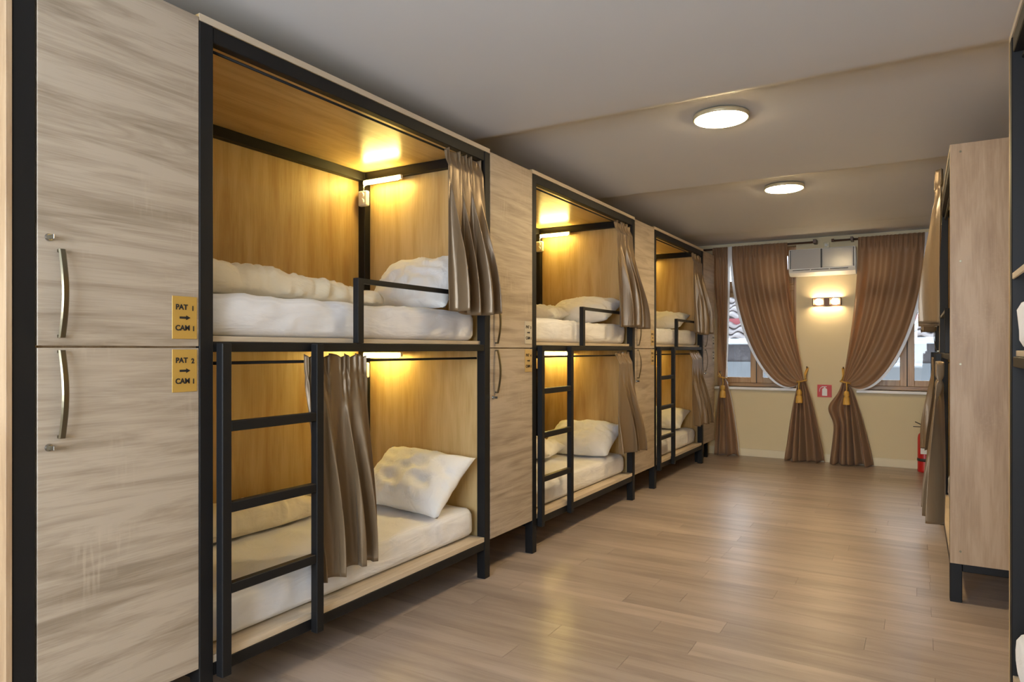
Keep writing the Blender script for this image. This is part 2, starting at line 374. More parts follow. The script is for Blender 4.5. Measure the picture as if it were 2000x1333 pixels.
# ------------------------------------------------------------------ bunk beds and lockers
def bunk(loc, L, s, label, dep=1.07, zs=1.0, end_near=False, end_far=False, led=(True, True), ladder='near', thin=False, group='bunk beds built along the walls'):
    """s=+1: front faces +X (left row), s=-1: front faces -X (right row); local y runs 0..L"""
    t = thing('bunk_bed', loc, label, 'bunk bed', group)
    T = 0.06
    def B(name, mat, x0, x1, y0, y1, z0, z1, bev=0.003, par=None):
        return box(name, M[mat], par or t, s*x0, s*x1, y0, y1, z0*zs, z1*zs, bev)
    for x in (0, -dep+T):
        for y in (0, L-T):
            B('post', 'steel', x, x-T, y, y+T, 0, 2.70)
    for z0, z1 in ((2.64, 2.70), (1.44, 1.48), (0.185, 0.235)):
        B('beam', 'steel', -0.004, -0.05, T, L-T, z0, z1)
        B('beam', 'steel', -dep+T-0.004, -dep+0.004, T, L-T, z0, z1)
        B('beam', 'steel', -T, -dep+T, 0.004, T-0.004, z0, z1)
        B('beam', 'steel', -T, -dep+T, L-T+0.004, L-0.004, z0, z1)
    B('top_panel', 'oaklit_y', -0.004, -dep, 0, L, 2.701, 2.728, 0.001)
    box('edge_strip', M['edge'], t, s*-0.004, s*0.0, 0, L, 2.701*zs, 2.728*zs)
    B('back_panel', 'oaklit_z', -dep+0.002, -dep-0.016, 0, L, 0.20, 2.70, 0)
    if not end_near: B('end_panel', 'oaklit_z', -T, -dep+T, 0.0, 0.003, 0.236, 2.639, 0)
    else: 
        B('end_panel', 'oak_z', 0.0, -dep-0.016, -0.018, -0.001, 0.235, 2.728, 0.001)
        bm = bmesh.new()
        for (xx, zz) in ((-0.05, 2.68), (-0.05, 2.03), (-0.05, 1.42), (-0.05, 0.31)):
            for k in range(1):
                m_ = Matrix.Translation((s*xx, -0.019, zz*zs)) @ Matrix.Rotation(R(90), 4, 'X')
                bmesh.ops.create_cone(bm, cap_ends=True, segments=10, radius1=0.006, radius2=0.006, depth=0.002, matrix=m_)
        link('screw_caps', done(bm), M['brass'], t)
    if not end_far: B('end_panel', 'oaklit_z', -T, -dep+T, L-0.003, L, 0.236, 2.639, 0)
    else:
        B('end_panel', 'oaklit_z', 0.0, -dep-0.016, L+0.001, L+0.018, 0.2, 2.728, 0.001)
    gy = 0.855 if L > 2 else 0.79; gx = 0.012 if thin else 0.034
    B('bed_board', 'deck', -gx-0.001, -dep+T, T, L-T, 1.481, 1.503, 0.001)
    B('bed_board', 'deck', -0.004, -dep+T, T, L-T, 0.236, 0.264, 0.001)
    gr = boxes('guard_rail', M['edge' if thin else 'steel'], t, [(s*-gx, 0, gy, gy+0.042, 1.481*zs, 1.80*zs), (s*(-gx+0.002), s*-(gx*0.17), gy+0.042, L-T, 1.775*zs, 1.80*zs)], 0.002)
    if ladder:
        q = 0 if ladder == 'near' else L-0.665
        ld = box('ladder', M['steel'], t, s*0.001, s*0.04, q+0.070, q+0.113, 0.18*zs, 1.475*zs, 0.003)
        B('stile', 'steel', 0.001, 0.04, q+0.552, q+0.595, 0.18, 1.475, 0.003, ld)
        for z in (0.515, 0.832, 1.149):
            B('rung', 'steel', 0.003, 0.038, q+0.113, q+0.552, z-0.02, z+0.02, 0.003, ld)
    tube('curtain_rod', M['steel'], t, [(s*-0.036, T+0.001, 2.618*zs), (s*-0.036, L-T-0.001, 2.618*zs)], 0.006)
    tube('curtain_rod', M['steel'], t, [(s*-0.066, T+0.001, 1.395*zs), (s*-0.066, L-T-0.001, 1.395*zs)], 0.007)
    for k, z in enumerate((2.622*zs, 1.417*zs)):
        xw = -dep+T
        lt = box('reading_light', M['white'], t, s*(xw+0.012), s*(xw+0.352), L-T-0.028, L-T-0.004, z-0.016, z+0.014, 0.003)
        if led[k]:
            box('diffuser', M['led'], lt, s*(xw+0.025), s*(xw+0.34), L-T-0.044, L-T-0.0285, z-0.024, z+0.002, 0.004)
        tube('cable', M['white'], lt, [(s*(xw+0.035), L-T-0.012, z-0.01), (s*(xw+0.012), L-T-0.02, z-0.03), (s*(xw+0.01), L-T-0.02, z-0.062)], 0.004, 6)
        sk = box('power_socket', M['white'], t, s*(xw-0.03), s*(xw+0.05), L-T-0.035, L-T-0.001, z-0.165, z-0.06, 0.006)
        bm = bmesh.new()
        for zz in (-0.09, -0.134):
            bmesh.ops.create_cone(bm, cap_ends=True, segments=16, radius1=0.020, radius2=0.018, depth=0.012, matrix=Matrix.Translation((s*(xw+0.01), L-T-0.040, z+zz)) @ Matrix.Rotation(R(90), 4, 'X'))
        link('socket_outlet', done(bm), M['white'], sk)
    return t

def text_mesh(body, size, bold=0.012):
    cu = bpy.data.curves.new('txt', 'FONT'); cu.body = body; cu.size = size; cu.align_x = 'CENTER'; cu.align_y = 'CENTER'
    cu.extrude = 0.0006; cu.offset = bold*size
    o = bpy.data.objects.new('txt', cu); COL.objects.link(o)
    dg = bpy.context.evaluated_depsgraph_get(); me = bpy.data.meshes.new_from_object(o.evaluated_get(dg))
    bpy.data.objects.remove(o); me.materials.clear()
    return me

def plate(par, s, y0, z0, nr, mat):
    """door plate .10 x .16 with two lines and an arrow"""
    pl = box('number_plate', M[mat], par, 0.0005*s, 0.003*s, y0, y0+0.100, z0, z0+0.158, 0.001)
    # lettering joined in one mesh
    bm = bmesh.new()
    def add(body, size, cy, cz):
        me = text_mesh(body, size, 0.034)
        m4 = Matrix.Translation((0.0035*s, cy, cz)) @ Matrix(((0, 0, s, 0), (s, 0, 0, 0), (0, 1, 0, 0), (0, 0, 0, 1)))
        me.transform(m4); bm.from_mesh(me); bpy.data.meshes.remove(me)
    yc = y0+0.05
    add('PAT', 0.027, yc-0.013*s, z0+0.117); add(str(nr), 0.025, yc+0.032*s, z0+0.114)
    add('CAM', 0.027, yc-0.009*s, z0+0.040); add('1', 0.025, yc+0.035*s, z0+0.038)
    for q in ([(-0.022, -0.004), (0.006, -0.004), (0.006, 0.004), (-0.022, 0.004)], [(0.004, -0.009), (0.022, 0.0), (0.004, 0.009)]):
        f = [bm.verts.new((0.0042*s, yc+a*s, z0+0.079+b_)) for a, b_ in q]; bm.faces.new(f)
    me = bpy.data.meshes.new('lettering'); bm.to_mesh(me); bm.free()
    link('lettering', me, M['ink'], pl)

def locker(loc, W, s, label, nrs, mats, zs=1.0, end=False, last=False):
    t = thing('locker', loc, label, 'locker', 'tall two door lockers between the bunk beds')
    d = 0.62
    bm = bmesh.new()
    for bxs in ((-0.021, -d, 0.001, 0.019, 0.236, 2.712), (-0.021, -d, W-0.019, W-0.001, 0.236, 2.712), (-0.021, -d, 0.019, W-0.019, 0.236, 0.254),
                (-0.021, -d, 0.019, W-0.019, 2.694, 2.712), (-0.021, -d, 0.019, W-0.019, 1.449, 1.467), (-d, -d-0.004, 0.001, W-0.001, 0.236, 2.712)):
        bm_box(bm, s*bxs[0], s*bxs[1], bxs[2], bxs[3], bxs[4]*zs, bxs[5]*zs)
    link('body', done(bm, 'locker_body'), M['oak_z'], t)
    for x in (-0.08, -d+0.05):
        for y in ((0.03, W-0.07) if (last or x < -0.3) else ()):
            box('leg', M['steel'], t, s*x, s*(x-0.04), y, y+0.04, 0, 0.236*zs, 0.002)
    for k, (z0, z1) in enumerate(((1.462, 2.712), (0.238, 1.455))):
        dr = box('door', M['oak_y'], t, s*-0.020, 0, 0.003, W-0.003, z0*zs, z1*zs, 0.0012)
        hy = 0.066 if s > 0 else W-0.066
        hz0, hz1 = ((1.487, 1.768) if k == 0 else (1.168, 1.448)); hz0 *= zs; hz1 *= zs
        bm = bmesh.new(); n = 14; w_ = 0.011; ring = []
        for i in range(n+1):
            u = i/n; z = hz0+(hz1-hz0)*u; xx = 0.020+0.022*math.sin(PI*u)
            ring.append([bm.verts.new((s*(xx+a), hy+b_, z)) for a, b_ in ((-0.004, -w_), (0.0, -w_*0.6), (0.001, w_*0.6), (-0.004, w_))])
        for i in range(n):
            for q in range(4): bm.faces.new((ring[i][q], ring[i][(q+1) % 4], ring[i+1][(q+1) % 4], ring[i+1][q]))
        bm.faces.new(ring[0]); bm.faces.new(ring[-1])
        for zz in (hz0+0.005, hz1-0.005): bm_box(bm, s*0.0, s*0.019, hy-0.007, hy+0.007, zz-0.005, zz+0.005, 0.001)
        link('handle', done(bm), M['brass'], dr)
        kz = (1.802 if k == 0 else 1.142)*zs; ky = 0.035 if s > 0 else W-0.035
        bm = bmesh.new()
        bmesh.ops.create_cone(bm, cap_ends=True, segments=16, radius1=0.012, radius2=0.010, depth=0.008, matrix=Matrix.Translation((s*0.004, ky, kz)) @ Matrix.Rotation(R(90), 4, 'Y'))
        bm_box(bm, s*0.008, s*0.034, ky-0.0015, ky+0.0015, kz-0.007, kz+0.007, 0.0005)
        link('lock', done(bm), M['chrome'], dr)
        if s > 0: plate(t, s, W-0.112, ((1.489 if k == 0 else 1.292)), nrs[k], mats[k])
    if end:
        box('post', M['steel'], t, 0, -0.06, -0.066, -0.002, 0, 2.70, 0.003)
        box('post', M['steel'], t, -1.01, -1.07, -0.066, -0.002, 0, 2.70, 0.003)
        box('end_panel', M['oak_z'], t, 0.004, -1.07, -0.084, -0.067, 0.15, 2.712, 0.001)
    return t

XF = -2.34
Y = [1.0655, 1.6235, 3.673, 4.233, 6.276, 6.847, 8.735, 9.29]
locker((XF, Y[0], 0), Y[1]-Y[0], 1, 'large pale oak locker nearest the camera with two gold plates', (1, 2), ('gold_plate', 'gold_plate'), end=True)
bunk((XF, Y[1], 0), Y[2]-Y[1], 1, 'black framed bunk bed nearest the camera on the left, ladder beside first locker')
locker((XF, Y[2], 0), Y[3]-Y[2], 1, 'oak locker between first and second left bunks, silver plate above tan plate', (3, 4), ('silver_plate', 'tan_plate'))
bunk((XF, Y[3], 0), Y[4]-Y[3], 1, 'black framed bunk bed in the middle of the left row')
locker((XF, Y[4], 0), Y[5]-Y[4], 1, 'narrow looking oak locker between middle and farthest left bunks', (5, 6), ('tan_plate', 'tan_plate'))
bunk((XF, Y[5], 0), Y[6]-Y[5], 1, 'farthest black framed bunk bed of the left row near the windows')
locker((XF, Y[6], 0), Y[7]-Y[6], 1, 'last pale oak locker of left row beside the narrow window curtain', (7, 8), ('silver_plate', 'silver_plate'), last=True)

ZR = 0.962
bunk((0.165, 4.665, 0), 2.05, -1, 'right hand bunk bed with a tall oak end panel facing the camera', zs=ZR, end_near=True, ladder='far', group='bunk beds built along the walls')
locker((0.175, 6.715, 0), 0.56, -1, 'oak locker on the right between the two farther right bunks', (9, 10), ('tan_plate', 'tan_plate'), zs=ZR)
bunk((0.18, 7.275, 0), 1.95, -1, 'farthest right hand bunk bed in front of the fire extinguisher', zs=ZR, ladder='far')
bunk((0.300, 1.10, 0), 2.05, -1, 'near right bunk bed cut off by the right edge of the photo', zs=ZR, end_far=True, thin=True)

# ------------------------------------------------------------------ soft goods
def fbm(p, seed): return noise.noise(Vector(p)+Vector((seed*7.3, seed*3.1, seed*1.7)))
def ridge(p, seed): return 1-2*abs(fbm(p, seed))

def soft_box(sx, sy, sz, r, seed, res=0.035, amp=0.006, anis=(3, 2, 9), dome=0.0, shape=None):
    """closed box with rounded edges and creased cloth surface; origin at centre of the bottom"""
    bm = bmesh.new(); vm = {}
    nx, ny, nz = (max(4, int(round(a/res))) for a in (sx, sy, sz))
    def V(i, j, k):
        key = (i, j, k)
        if key in vm: return vm[key]
        p = Vector((-sx/2+sx*i/nx, -sy/2+sy*j/ny, sz*k/nz))
        c = Vector((max(-sx/2+r, min(sx/2-r, p.x)), max(-sy/2+r, min(sy/2-r, p.y)), max(r, min(sz-r, p.z))))
        d = p-c
        n = d.normalized() if d.length > 1e-6 else Vector((0, 0, 1))
        m_ = max(abs(d.x), abs(d.y), abs(d.z))
        if d.length > 1e-6: p = c+n*m_ if m_ <= r*1.01 else p
        if k == 0: n = Vector((0, 0, 0))
        q = (p.x*anis[0], p.y*anis[1], p.z*anis[2])
        f = 0.6*fbm(q, seed)+0.5*(ridge((q[0]*1.3+p.z*3, q[1]*1.9+p.x*2, q[2]*0.6), seed+5)-0.5)+0.25*fbm((q[0]*3, q[1]*3, q[2]*2), seed+9)
        p = p+n*amp*f
        if k > 0 and dome: p.z += dome*(1-(2*p.x/sx)**2)*(1-(2*p.y/sy)**2)*(k/nz)
        if shape: p = shape(p)
        vm[key] = bm.verts.new(p); return vm[key]
    for i in range(nx):
        for j in range(ny):
            bm.faces.new((V(i, j, nz), V(i+1, j, nz), V(i+1, j+1, nz), V(i, j+1, nz)))
            bm.faces.new((V(i, j, 0), V(i, j+1, 0), V(i+1, j+1, 0), V(i+1, j, 0)))
    for i in range(nx):
        for k in range(nz):
            bm.faces.new((V(i, 0, k), V(i+1, 0, k), V(i+1, 0, k+1), V(i, 0, k+1)))
            bm.faces.new((V(i, ny, k), V(i, ny, k+1), V(i+1, ny, k+1), V(i+1, ny, k)))
    for j in range(ny):
        for k in range(nz):
            bm.faces.new((V(0, j, k), V(0, j, k+1), V(0, j+1, k+1), V(0, j+1, k)))
            bm.faces.new((V(nx, j, k), V(nx, j+1, k), V(nx, j+1, k+1), V(nx, j, k+1)))
    return done(bm)

TOPS = []
def mattress(x, y0, y1, z, label, seed, dx=0.88, h=0.18):
    me = soft_box(dx, y1-y0, h, 0.045, seed, amp=0.017, anis=(2.2, 3.0, 7))
    o = link('mattress', me, M['sheet'], None, (x, (y0+y1)/2, z), True)
    o['_top'] = max(v.co.z for v in me.vertices)+z; TOPS.append((x, y0, y1, o['_top'])); del o['_top']
    return tag(o, label, 'mattress', 'mattresses on the bunk beds')

def pillow(c, size, rot, label, seed, mat='pillow', yend=None):
    w_, h_, t_ = size; nu, nv = 34, 24
    bm = bmesh.new(); top = {}; bot = {}
    for i in range(nu+1):
        for j in range(nv+1):
            u = -1+2*i/nu; v = -1+2*j/nv
            px = u*w_/2*(1-0.07*(1-v*v)*abs(u)**3*0-0.05*(v*v)*0); py = v*h_/2
            # edges draw in between the corners
            px *= 1-0.05*(1-v*v)*abs(u)**4*1.2; py *= 1-0.07*(1-u*u)*abs(v)**4*1.2
            e = max(0.0, (1-abs(u)**2.6)*(1-abs(v)**2.6))**0.48
            wr = 0.030*(ridge((u*2.0+v, v*2.3, seed), seed)-0.4)*e+0.016*(ridge((u*4+v*2, v*3.5, 1), seed+3)-0.3)*e
            zt = t_/2*e+wr
            zb = -t_/2*e*0.8+wr*0.3
            px += 0.006*fbm((u*3, v*3, 5), seed); py += 0.006*fbm((u*3, v*3, 9), seed)
            edge = i in (0, nu) or j in (0, nv)
            top[i, j] = bm.verts.new((px, py, zt)); bot[i, j] = top[i, j] if edge else bm.verts.new((px, py, zb))
    for i in range(nu):
        for j in range(nv):
            bm.faces.new((top[i, j], top[i+1, j], top[i+1, j+1], top[i, j+1]))
            f = (bot[i, j], bot[i, j+1], bot[i+1, j+1], bot[i+1, j])
            if len(set(f)) == 4:
                try: bm.faces.new(f)
                except ValueError: pass
    o = link('pillow', done(bm), M[mat], None, c, True); o.rotation_euler = rot
    mw = o.rotation_euler.to_matrix(); ws = [mw @ v.co for v in o.data.vertices]
    top = min((m_[3] for m_ in TOPS if abs(m_[0]-c[0]) < 0.6 and m_[1] < c[1] < m_[2] and abs(m_[3]-c[2]) < 0.45), key=lambda q: abs(q-c[2]))
    o.location.z = top-min(p.z for p in ws)+0.001
    if yend: o.location.y = yend-max(p.y for p in ws)
    return tag(o, label, 'pillow', 'pillows on the bunk beds')

def duvet(x, y0, y1, z, dx, h, label, seed, taper=0.35):
    L_ = y1-y0
    def shp(p):
        t = (p.y+L_/2)/L_
        k = 1-taper*t*t
        p.z *= k*(1+0.12*fbm((0, p.y*5, 0), seed+2)); p.x *= (1-0.18*t)
        p.x += 0.02*fbm((1, p.y*4, 0), seed+4); return p
    me = soft_box(dx, L_, h, min(h, dx)*0.42, seed, res=0.02, amp=0.034, anis=(5, 11, 6), shape=shp)
    o = link('duvet', me, M['duvet'], None, (x, (y0+y1)/2, z), True)
    top = min((m_[3] for m_ in TOPS if abs(m_[3]-z) < 0.3), key=lambda q: abs(q-z)); o.location.z = top+0.001-min(v.co.z for v in me.vertices)
    return tag(o, label, 'duvet', 'folded duvets on the bunk beds')

XM = -2.845; XW = -2.855
TOPZ = 1.504; LOWZ = 0.265
for k, nm in ((1, 'nearest left bunk'), (3, 'middle left bunk'), (5, 'farthest left bunk')):
    mattress(XM, Y[k]+0.07, Y[k+1]-0.07, TOPZ, 'white sheeted mattress on upper deck of the '+nm, k)
    mattress(XW, Y[k]+0.07, Y[k+1]-0.07, LOWZ, 'white sheeted mattress on lower deck of the '+nm, k+1)
duvet(-2.86, Y[1]+0.09, 2.98, TOPZ+0.18, 0.62, 0.15, 'cream rumpled duvet folded on the upper nearest left bed', 11, 0.55)
duvet(-3.15, Y[1]+0.09, 2.91, LOWZ+0.18, 0.27, 0.19, 'cream duvet rolled along the back of the lower nearest left bed', 12, 0.3)
E1, E2, E3 = Y[2]-0.075, Y[4]-0.075, Y[6]-0.075
pillow((-2.74, 3.43, TOPZ+0.30), (0.68, 0.44, 0.18), (R(50), R(0), R(-3)), 'white pillow propped against end panel on upper nearest left bed', 21, yend=E1)
pillow((-3.10, 3.10, TOPZ+0.235), (0.42, 0.24, 0.09), (R(3), 0, R(4)), 'small cream pillow beside duvet on upper nearest left bed', 22)
pillow((-2.745, 3.44, LOWZ+0.325), (0.70, 0.48, 0.19), (R(40), R(2), R(-2)), 'large white pillow propped up on lower nearest left bed', 23, yend=E1)
pillow((-3.14, 3.06, LOWZ+0.27), (0.32, 0.24, 0.15), (R(3), 0, R(5)), 'cream pillow in back corner of lower nearest left bed', 24)
pillow((-2.76, 6.00, TOPZ+0.265), (0.68, 0.46, 0.19), (R(24), 0, 0), 'white pillow on front side of the upper middle left bed', 25, yend=E2)
pillow((-3.02, 5.55, TOPZ+0.245), (0.50, 0.40, 0.16), (R(4), 0, R(5)), 'cream pillow at back of the upper middle left bed', 26)
pillow((-2.76, 6.00, LOWZ+0.275), (0.70, 0.50, 0.21), (R(28), 0, 0), 'large white pillow on the lower middle left bed', 27, yend=E2)
pillow((-3.02, 5.50, LOWZ+0.245), (0.46, 0.40, 0.18), (R(4), 0, R(5)), 'cream pillow at back of the lower middle left bed', 28)
pillow((-2.84, 8.46, TOPZ+0.265), (0.72, 0.46, 0.18), (R(20), 0, 0), 'white pillow on the upper farthest left bed', 29, yend=E3)
pillow((-2.84, 8.46, LOWZ+0.270), (0.72, 0.48, 0.18), (R(22), 0, 0), 'white pillow on the lower farthest left bed', 30, yend=E3)
# right row bedding
zt, zl = 1.503*ZR+0.001, 0.265*ZR+0.001
for (xo, ya, yb, nm, sd) in ((0.165, 4.665, 6.715, 'right bunk with the tall end panel', 40), (0.18, 7.275, 9.225, 'farthest right bunk', 44), (0.300, 1.10, 3.15, 'near right bunk at photo edge', 48)):
    dm = 0.456 if xo > 0.25 else 0.50
    mattress(xo+dm, ya+0.07, yb-0.07, zt, 'white mattress on upper deck of the '+nm, sd)
    mattress(xo+(0.50 if xo < 0.25 else 0.452), ya+0.07, yb-0.07, zl, 'white mattress on lower deck of the '+nm, sd+1)
    pillow((xo+0.44, yb-0.22, zt+0.25), (0.66, 0.42, 0.18), (R(46), 0, 0), 'white pillow on upper deck of the '+nm, sd+2, yend=yb-0.075)
    pillow((xo+0.44, yb-0.22, zl+0.25), (0.66, 0.42, 0.18), (R(46), 0, 0), 'white pillow on lower deck of the '+nm, sd+3, yend=yb-0.075)

def smooth(t): t = max(0, min(1, t)); return t*t*(3-2*t)
def bunk_curtain(xt, xb, y0, y1, yb0, yb1, zt, zb, nf, label, seed, s=1, amp=(0.016, 0.045), cat='curtain', head=0.10, bulge=0.0, front=None, slot=None):
    """pleated satin curtain on a rod, gathered by a tape below its heading"""
    rnd = random.Random(seed); nu, nv = 220, 56
    ph = [rnd.uniform(0, 6.28) for _ in range(6)]
    H = zt-zb; hv = head/H
    verts = []; faces = []
    for j in range(nv+1):
        v = j/nv
        v = v*0.0+(hv*1.4*(j/14) if j <= 14 else hv*1.4+(1-hv*1.4)*(j-14)/(nv-14))
        e = smooth(v*1.0)**0.9
        lo = smooth((v-hv)/(0.16))          # 0 in the heading, 1 in the free folds
        pinch = math.exp(-((v-hv)/(0.018))**2)
        for i in range(nu+1):
            u = i/nu
            g = u+0.035*math.sin(2*PI*u*1.5+ph[0])+0.02*math.sin(2*PI*u*3.3+ph[1])
            a1 = g*nf*2*PI+ph[2]+0.5*math.sin(v*3+ph[3])
            fold = math.sin(a1)+0.28*math.sin(2*a1+ph[4]+v*2)+0.25*math.sin(a1*0.53+ph[5]+v*1.3)
            a2 = g*nf*2*PI*2.4+ph[1]
            gath = math.sin(a2)+0.3*math.sin(a2*1.7)
            A = amp[0]*0.8+(amp[1]-amp[0])*smooth(v*1.15)
            dx = (1-lo)*gath*amp[0]*(1-0.6*pinch)+lo*fold*A
            dy = (1-lo)*math.cos(a2)*0.003+lo*math.cos(a1)*A*0.55*(0.3+0.7*e)
            yy = (y0+(y1-y0)*u)*(1-e)+(yb0+(yb1-yb0)*u)*e
            x = xt+(xb-xt)*e+s*bulge*math.sin(PI*v)
            z = zt-H*v+0.010*math.sin(a2*0.5+ph[0])*(1-v)*(1 if v < hv else 0)-0.010*math.sin(u*PI*2+ph[2])*v
            X = x+s*dx
            if front is not None and v > 0.03:
                q = s*(X-front); lim = 0.006*smooth((v-0.03)/0.08)+(-0.026)*(1-smooth((v-0.03)/0.08))
                if q < lim+0.012: q = lim+0.012*math.exp((q-lim-0.012)/0.02)
                X = front+s*q
            if slot:
                lo_, hi_ = slot[0], slot[1] if yy+dy < slot[3] else slot[1]+(slot[2]-slot[1])*smooth((yy+dy-slot[3])/0.03)*smooth((v-0.02)/0.10)
                mid, hw = (lo_+hi_)/2, (hi_-lo_)/2
                X = mid+hw*math.tanh((X-mid)/hw)
            verts.append((X, yy+dy, z))
    for j in range(nv):
        for i in range(nu):
            a = j*(nu+1)+i; faces.append((a, a+1, a+nu+2, a+nu+1))
    me = bpy.data.meshes.new('curtain'); me.from_pydata(verts, [], faces)
    o = link('bunk_curtain', me, M['curtain'], None, (0, 0, 0), True)
    md = o.modifiers.new('thick', 'SOLIDIFY'); md.thickness = 0.003; md.offset = 0
    # set the origin at the rod
    me.transform(Matrix.Translation((-xt, -y0, -zt))); o.location = (xt, y0, zt)
    return tag(o, label, cat, 'satin privacy curtains of the bunk beds')

AMPU = (0.009, 0.054)
bunk_curtain(XF-0.016, XF+0.060, 3.21, 3.580, 3.20, 3.67, 2.624, 1.665, 4.0, 'brown satin curtain gathered at far end of upper nearest left bunk', 1, amp=AMPU, front=XF)
bunk_curtain(XF-0.030, XF-0.008, 2.17, 2.56, 2.23, 2.65, 1.422, 0.385, 3.7, 'taupe satin curtain hanging behind the ladder of lower nearest left bunk', 2, amp=(0.010, 0.050), slot=(XF-0.055, XF-0.003, XF+0.06, 2.245))
bunk_curtain(XF-0.016, XF+0.075, 5.80, 6.185, 5.80, 6.32, 2.624, 1.655, 4.0, 'brown satin curtain at far end of upper middle left bunk', 3, amp=AMPU, front=XF)
bunk_curtain(XF-0.030, XF+0.080, 5.86, 6.185, 5.82, 6.33, 1.422, 0.50, 3.6, 'brown satin curtain at far end of lower middle left bunk', 4, amp=AMPU, front=XF)
bunk_curtain(XF-0.016, XF+0.080, 8.26, 8.645, 8.25, 8.72, 2.624, 1.64, 4.0, 'brown satin curtain at far end of upper farthest left bunk', 5, amp=AMPU, front=XF)
bunk_curtain(XF-0.030, XF+0.085, 8.22, 8.645, 8.12, 8.76, 1.422, 0.53, 4.0, 'brown satin curtain at far end of lower farthest left bunk', 6, amp=(0.007, 0.054), front=XF)
bunk_curtain(0.118, 0.075, 4.76, 5.10, 4.72, 5.20, 2.526, 1.60, 3.2, 'brown satin curtain beside tall oak end panel, upper right', 7, s=-1, amp=(0.016, 0.046), front=0.165)
bunk_curtain(0.122, 0.080, 4.76, 5.10, 4.72, 5.20, 1.368, 0.43, 3.2, 'brown satin curtain beside tall oak end panel, lower right', 8, s=-1, amp=(0.016, 0.046), front=0.165)
bunk_curtain(0.135, 0.085, 7.37, 7.68, 7.33, 7.75, 2.526, 1.62, 3.2, 'small brown curtain of farthest right bunk, upper deck', 9, s=-1, amp=AMPU, front=0.18)
bunk_curtain(0.135, 0.090, 7.37, 7.68, 7.33, 7.75, 1.368, 0.52, 3.2, 'small brown curtain of farthest right bunk, lower deck', 10, s=-1, amp=AMPU, front=0.18)

# ------------------------------------------------------------------ window drapes
def bez(p0, p1, p2, p3, t):
    a = (1-t)**3; b_ = 3*t*(1-t)**2; c_ = 3*t*t*(1-t); d_ = t**3
    return (a*p0[0]+b_*p1[0]+c_*p2[0]+d_*p3[0], a*p0[1]+b_*p1[1]+c_*p2[1]+d_*p3[1])

YD = 9.50
def drape(x_in, x_out, tie, zt, sag, bl, br, label, seed, nf=9, inner_ctrl=None, amp=0.030, ypos=YD, bump=None, uext=0.05, lin=True, zb=0.012):
    """x_in: window side, x_out: wall side at the rod; tie=(x,z); bl, br: foot spread in X"""
    rnd = random.Random(seed); ph = [rnd.uniform(0, 6.28) for _ in range(6)]
    sgn = 1 if x_out > x_in else -1
    def strand(u, v):
        xt = x_in+(x_out-x_in)*u
        p0 = (xt, zt)
        k = 1-u
        ti = (tie[0]-sgn*0.035*k+sgn*0.02*u, tie[1]-0.03*k+0.03*u)
        if v <= 0.62:
            t = v/0.62
            c1 = (xt+(inner_ctrl[0]-x_in)*k if inner_ctrl else xt, zt-(zt-tie[1])*(0.45+0.22*k))
            c2 = (tie[0]-sgn*(0.03+abs(x_out-x_in)*sag[0]*k**1.4), tie[1]+(0.45*u)-sag[1]*k**1.3)
            x, z = bez(p0, c1, c2, ti, t)
            wfac = 1-t
        else:
            t = (v-0.62)/0.38
            xb = bl+(br-bl)*u if sgn > 0 else br+(bl-br)*u
            f = t**0.68
            x = ti[0]+(xb-ti[0])*f; z = ti[1]+(zb-ti[1])*t
            if bump: x += bump[0]*math.exp(-((t-bump[1])/0.14)**2)*(max(0, (u-0.5)*2))
            wfac = -t
        return x, z, wfac
    def build(us, nv, dyo, a_mult=1.0):
        verts = []; faces = []; nu = len(us)
        for j in range(nv+1):
            v = j/nv
            for u in us:
                x, z, wf = strand(max(0.03, u) if v > 0.64 else u, v)
                uu = max(0, min(1, u))
                a = uu*nf*2*PI+ph[0]+0.6*math.sin(uu*9+ph[1])
                if wf >= 0: A = amp*(0.35+0.65*wf) if wf < 0.97 else amp*0.35; A = amp*(0.45+0.7*math.sin(PI*min(1, (1-wf)*1.1))*0.8)*(0.45+0.55*wf+0.0)
                else: A = amp*(0.5+1.7*(-wf))
                dy = math.sin(a)*A+0.4*A*math.sin(a*0.47+ph[2])
                if j < 4: dy = 0.010*math.sin(a*3)+0.4*dy      # gathered heading
                if wf < 0:
                    puff = math.exp(-((-wf-0.93)/0.08)**2)
                    dy -= 0.03*puff*(0.6+0.5*math.sin(a*0.5))
                    x += 0.015*math.sin(a*0.9+ph[3])*(-wf)
                    z = max(zb-0.006, z-0.012*math.sin(a*0.7)*(-wf))
                dz = 0.004*math.sin(a*3)*(1 if j == 0 else 0)
                verts.append((x, ypos-0.02+dy*a_mult+dyo+(0.06*min(1, -wf*4) if dyo and wf < 0 else 0), z+dz))
        for j in range(nv):
            for i in range(nu-1):
                q = j*nu+i; faces.append((q, q+1, q+nu+1, q+nu))
        me = bpy.data.meshes.new('drape'); me.from_pydata(verts, [], faces)
        me.transform(Matrix.Translation((-x_in, -ypos, -zt))); return me
    us = [i/170 for i in range(171)]
    o = link('window_curtain', build(us, 110, 0), M['drape'], None, (x_in, ypos, zt), True)
    md = o.modifiers.new('thick', 'SOLIDIFY'); md.thickness = 0.003; md.offset = 0
    tag(o, label, 'curtain', 'floor length window curtains')
    if lin:
        l = link('lining', build([-uext+i*(uext+0.5)/40 for i in range(41)], 110, 0.014, 0.6), M['lining'], o, (0, 0, 0), True)
        l['label'] = 'white curtain lining'
    return o

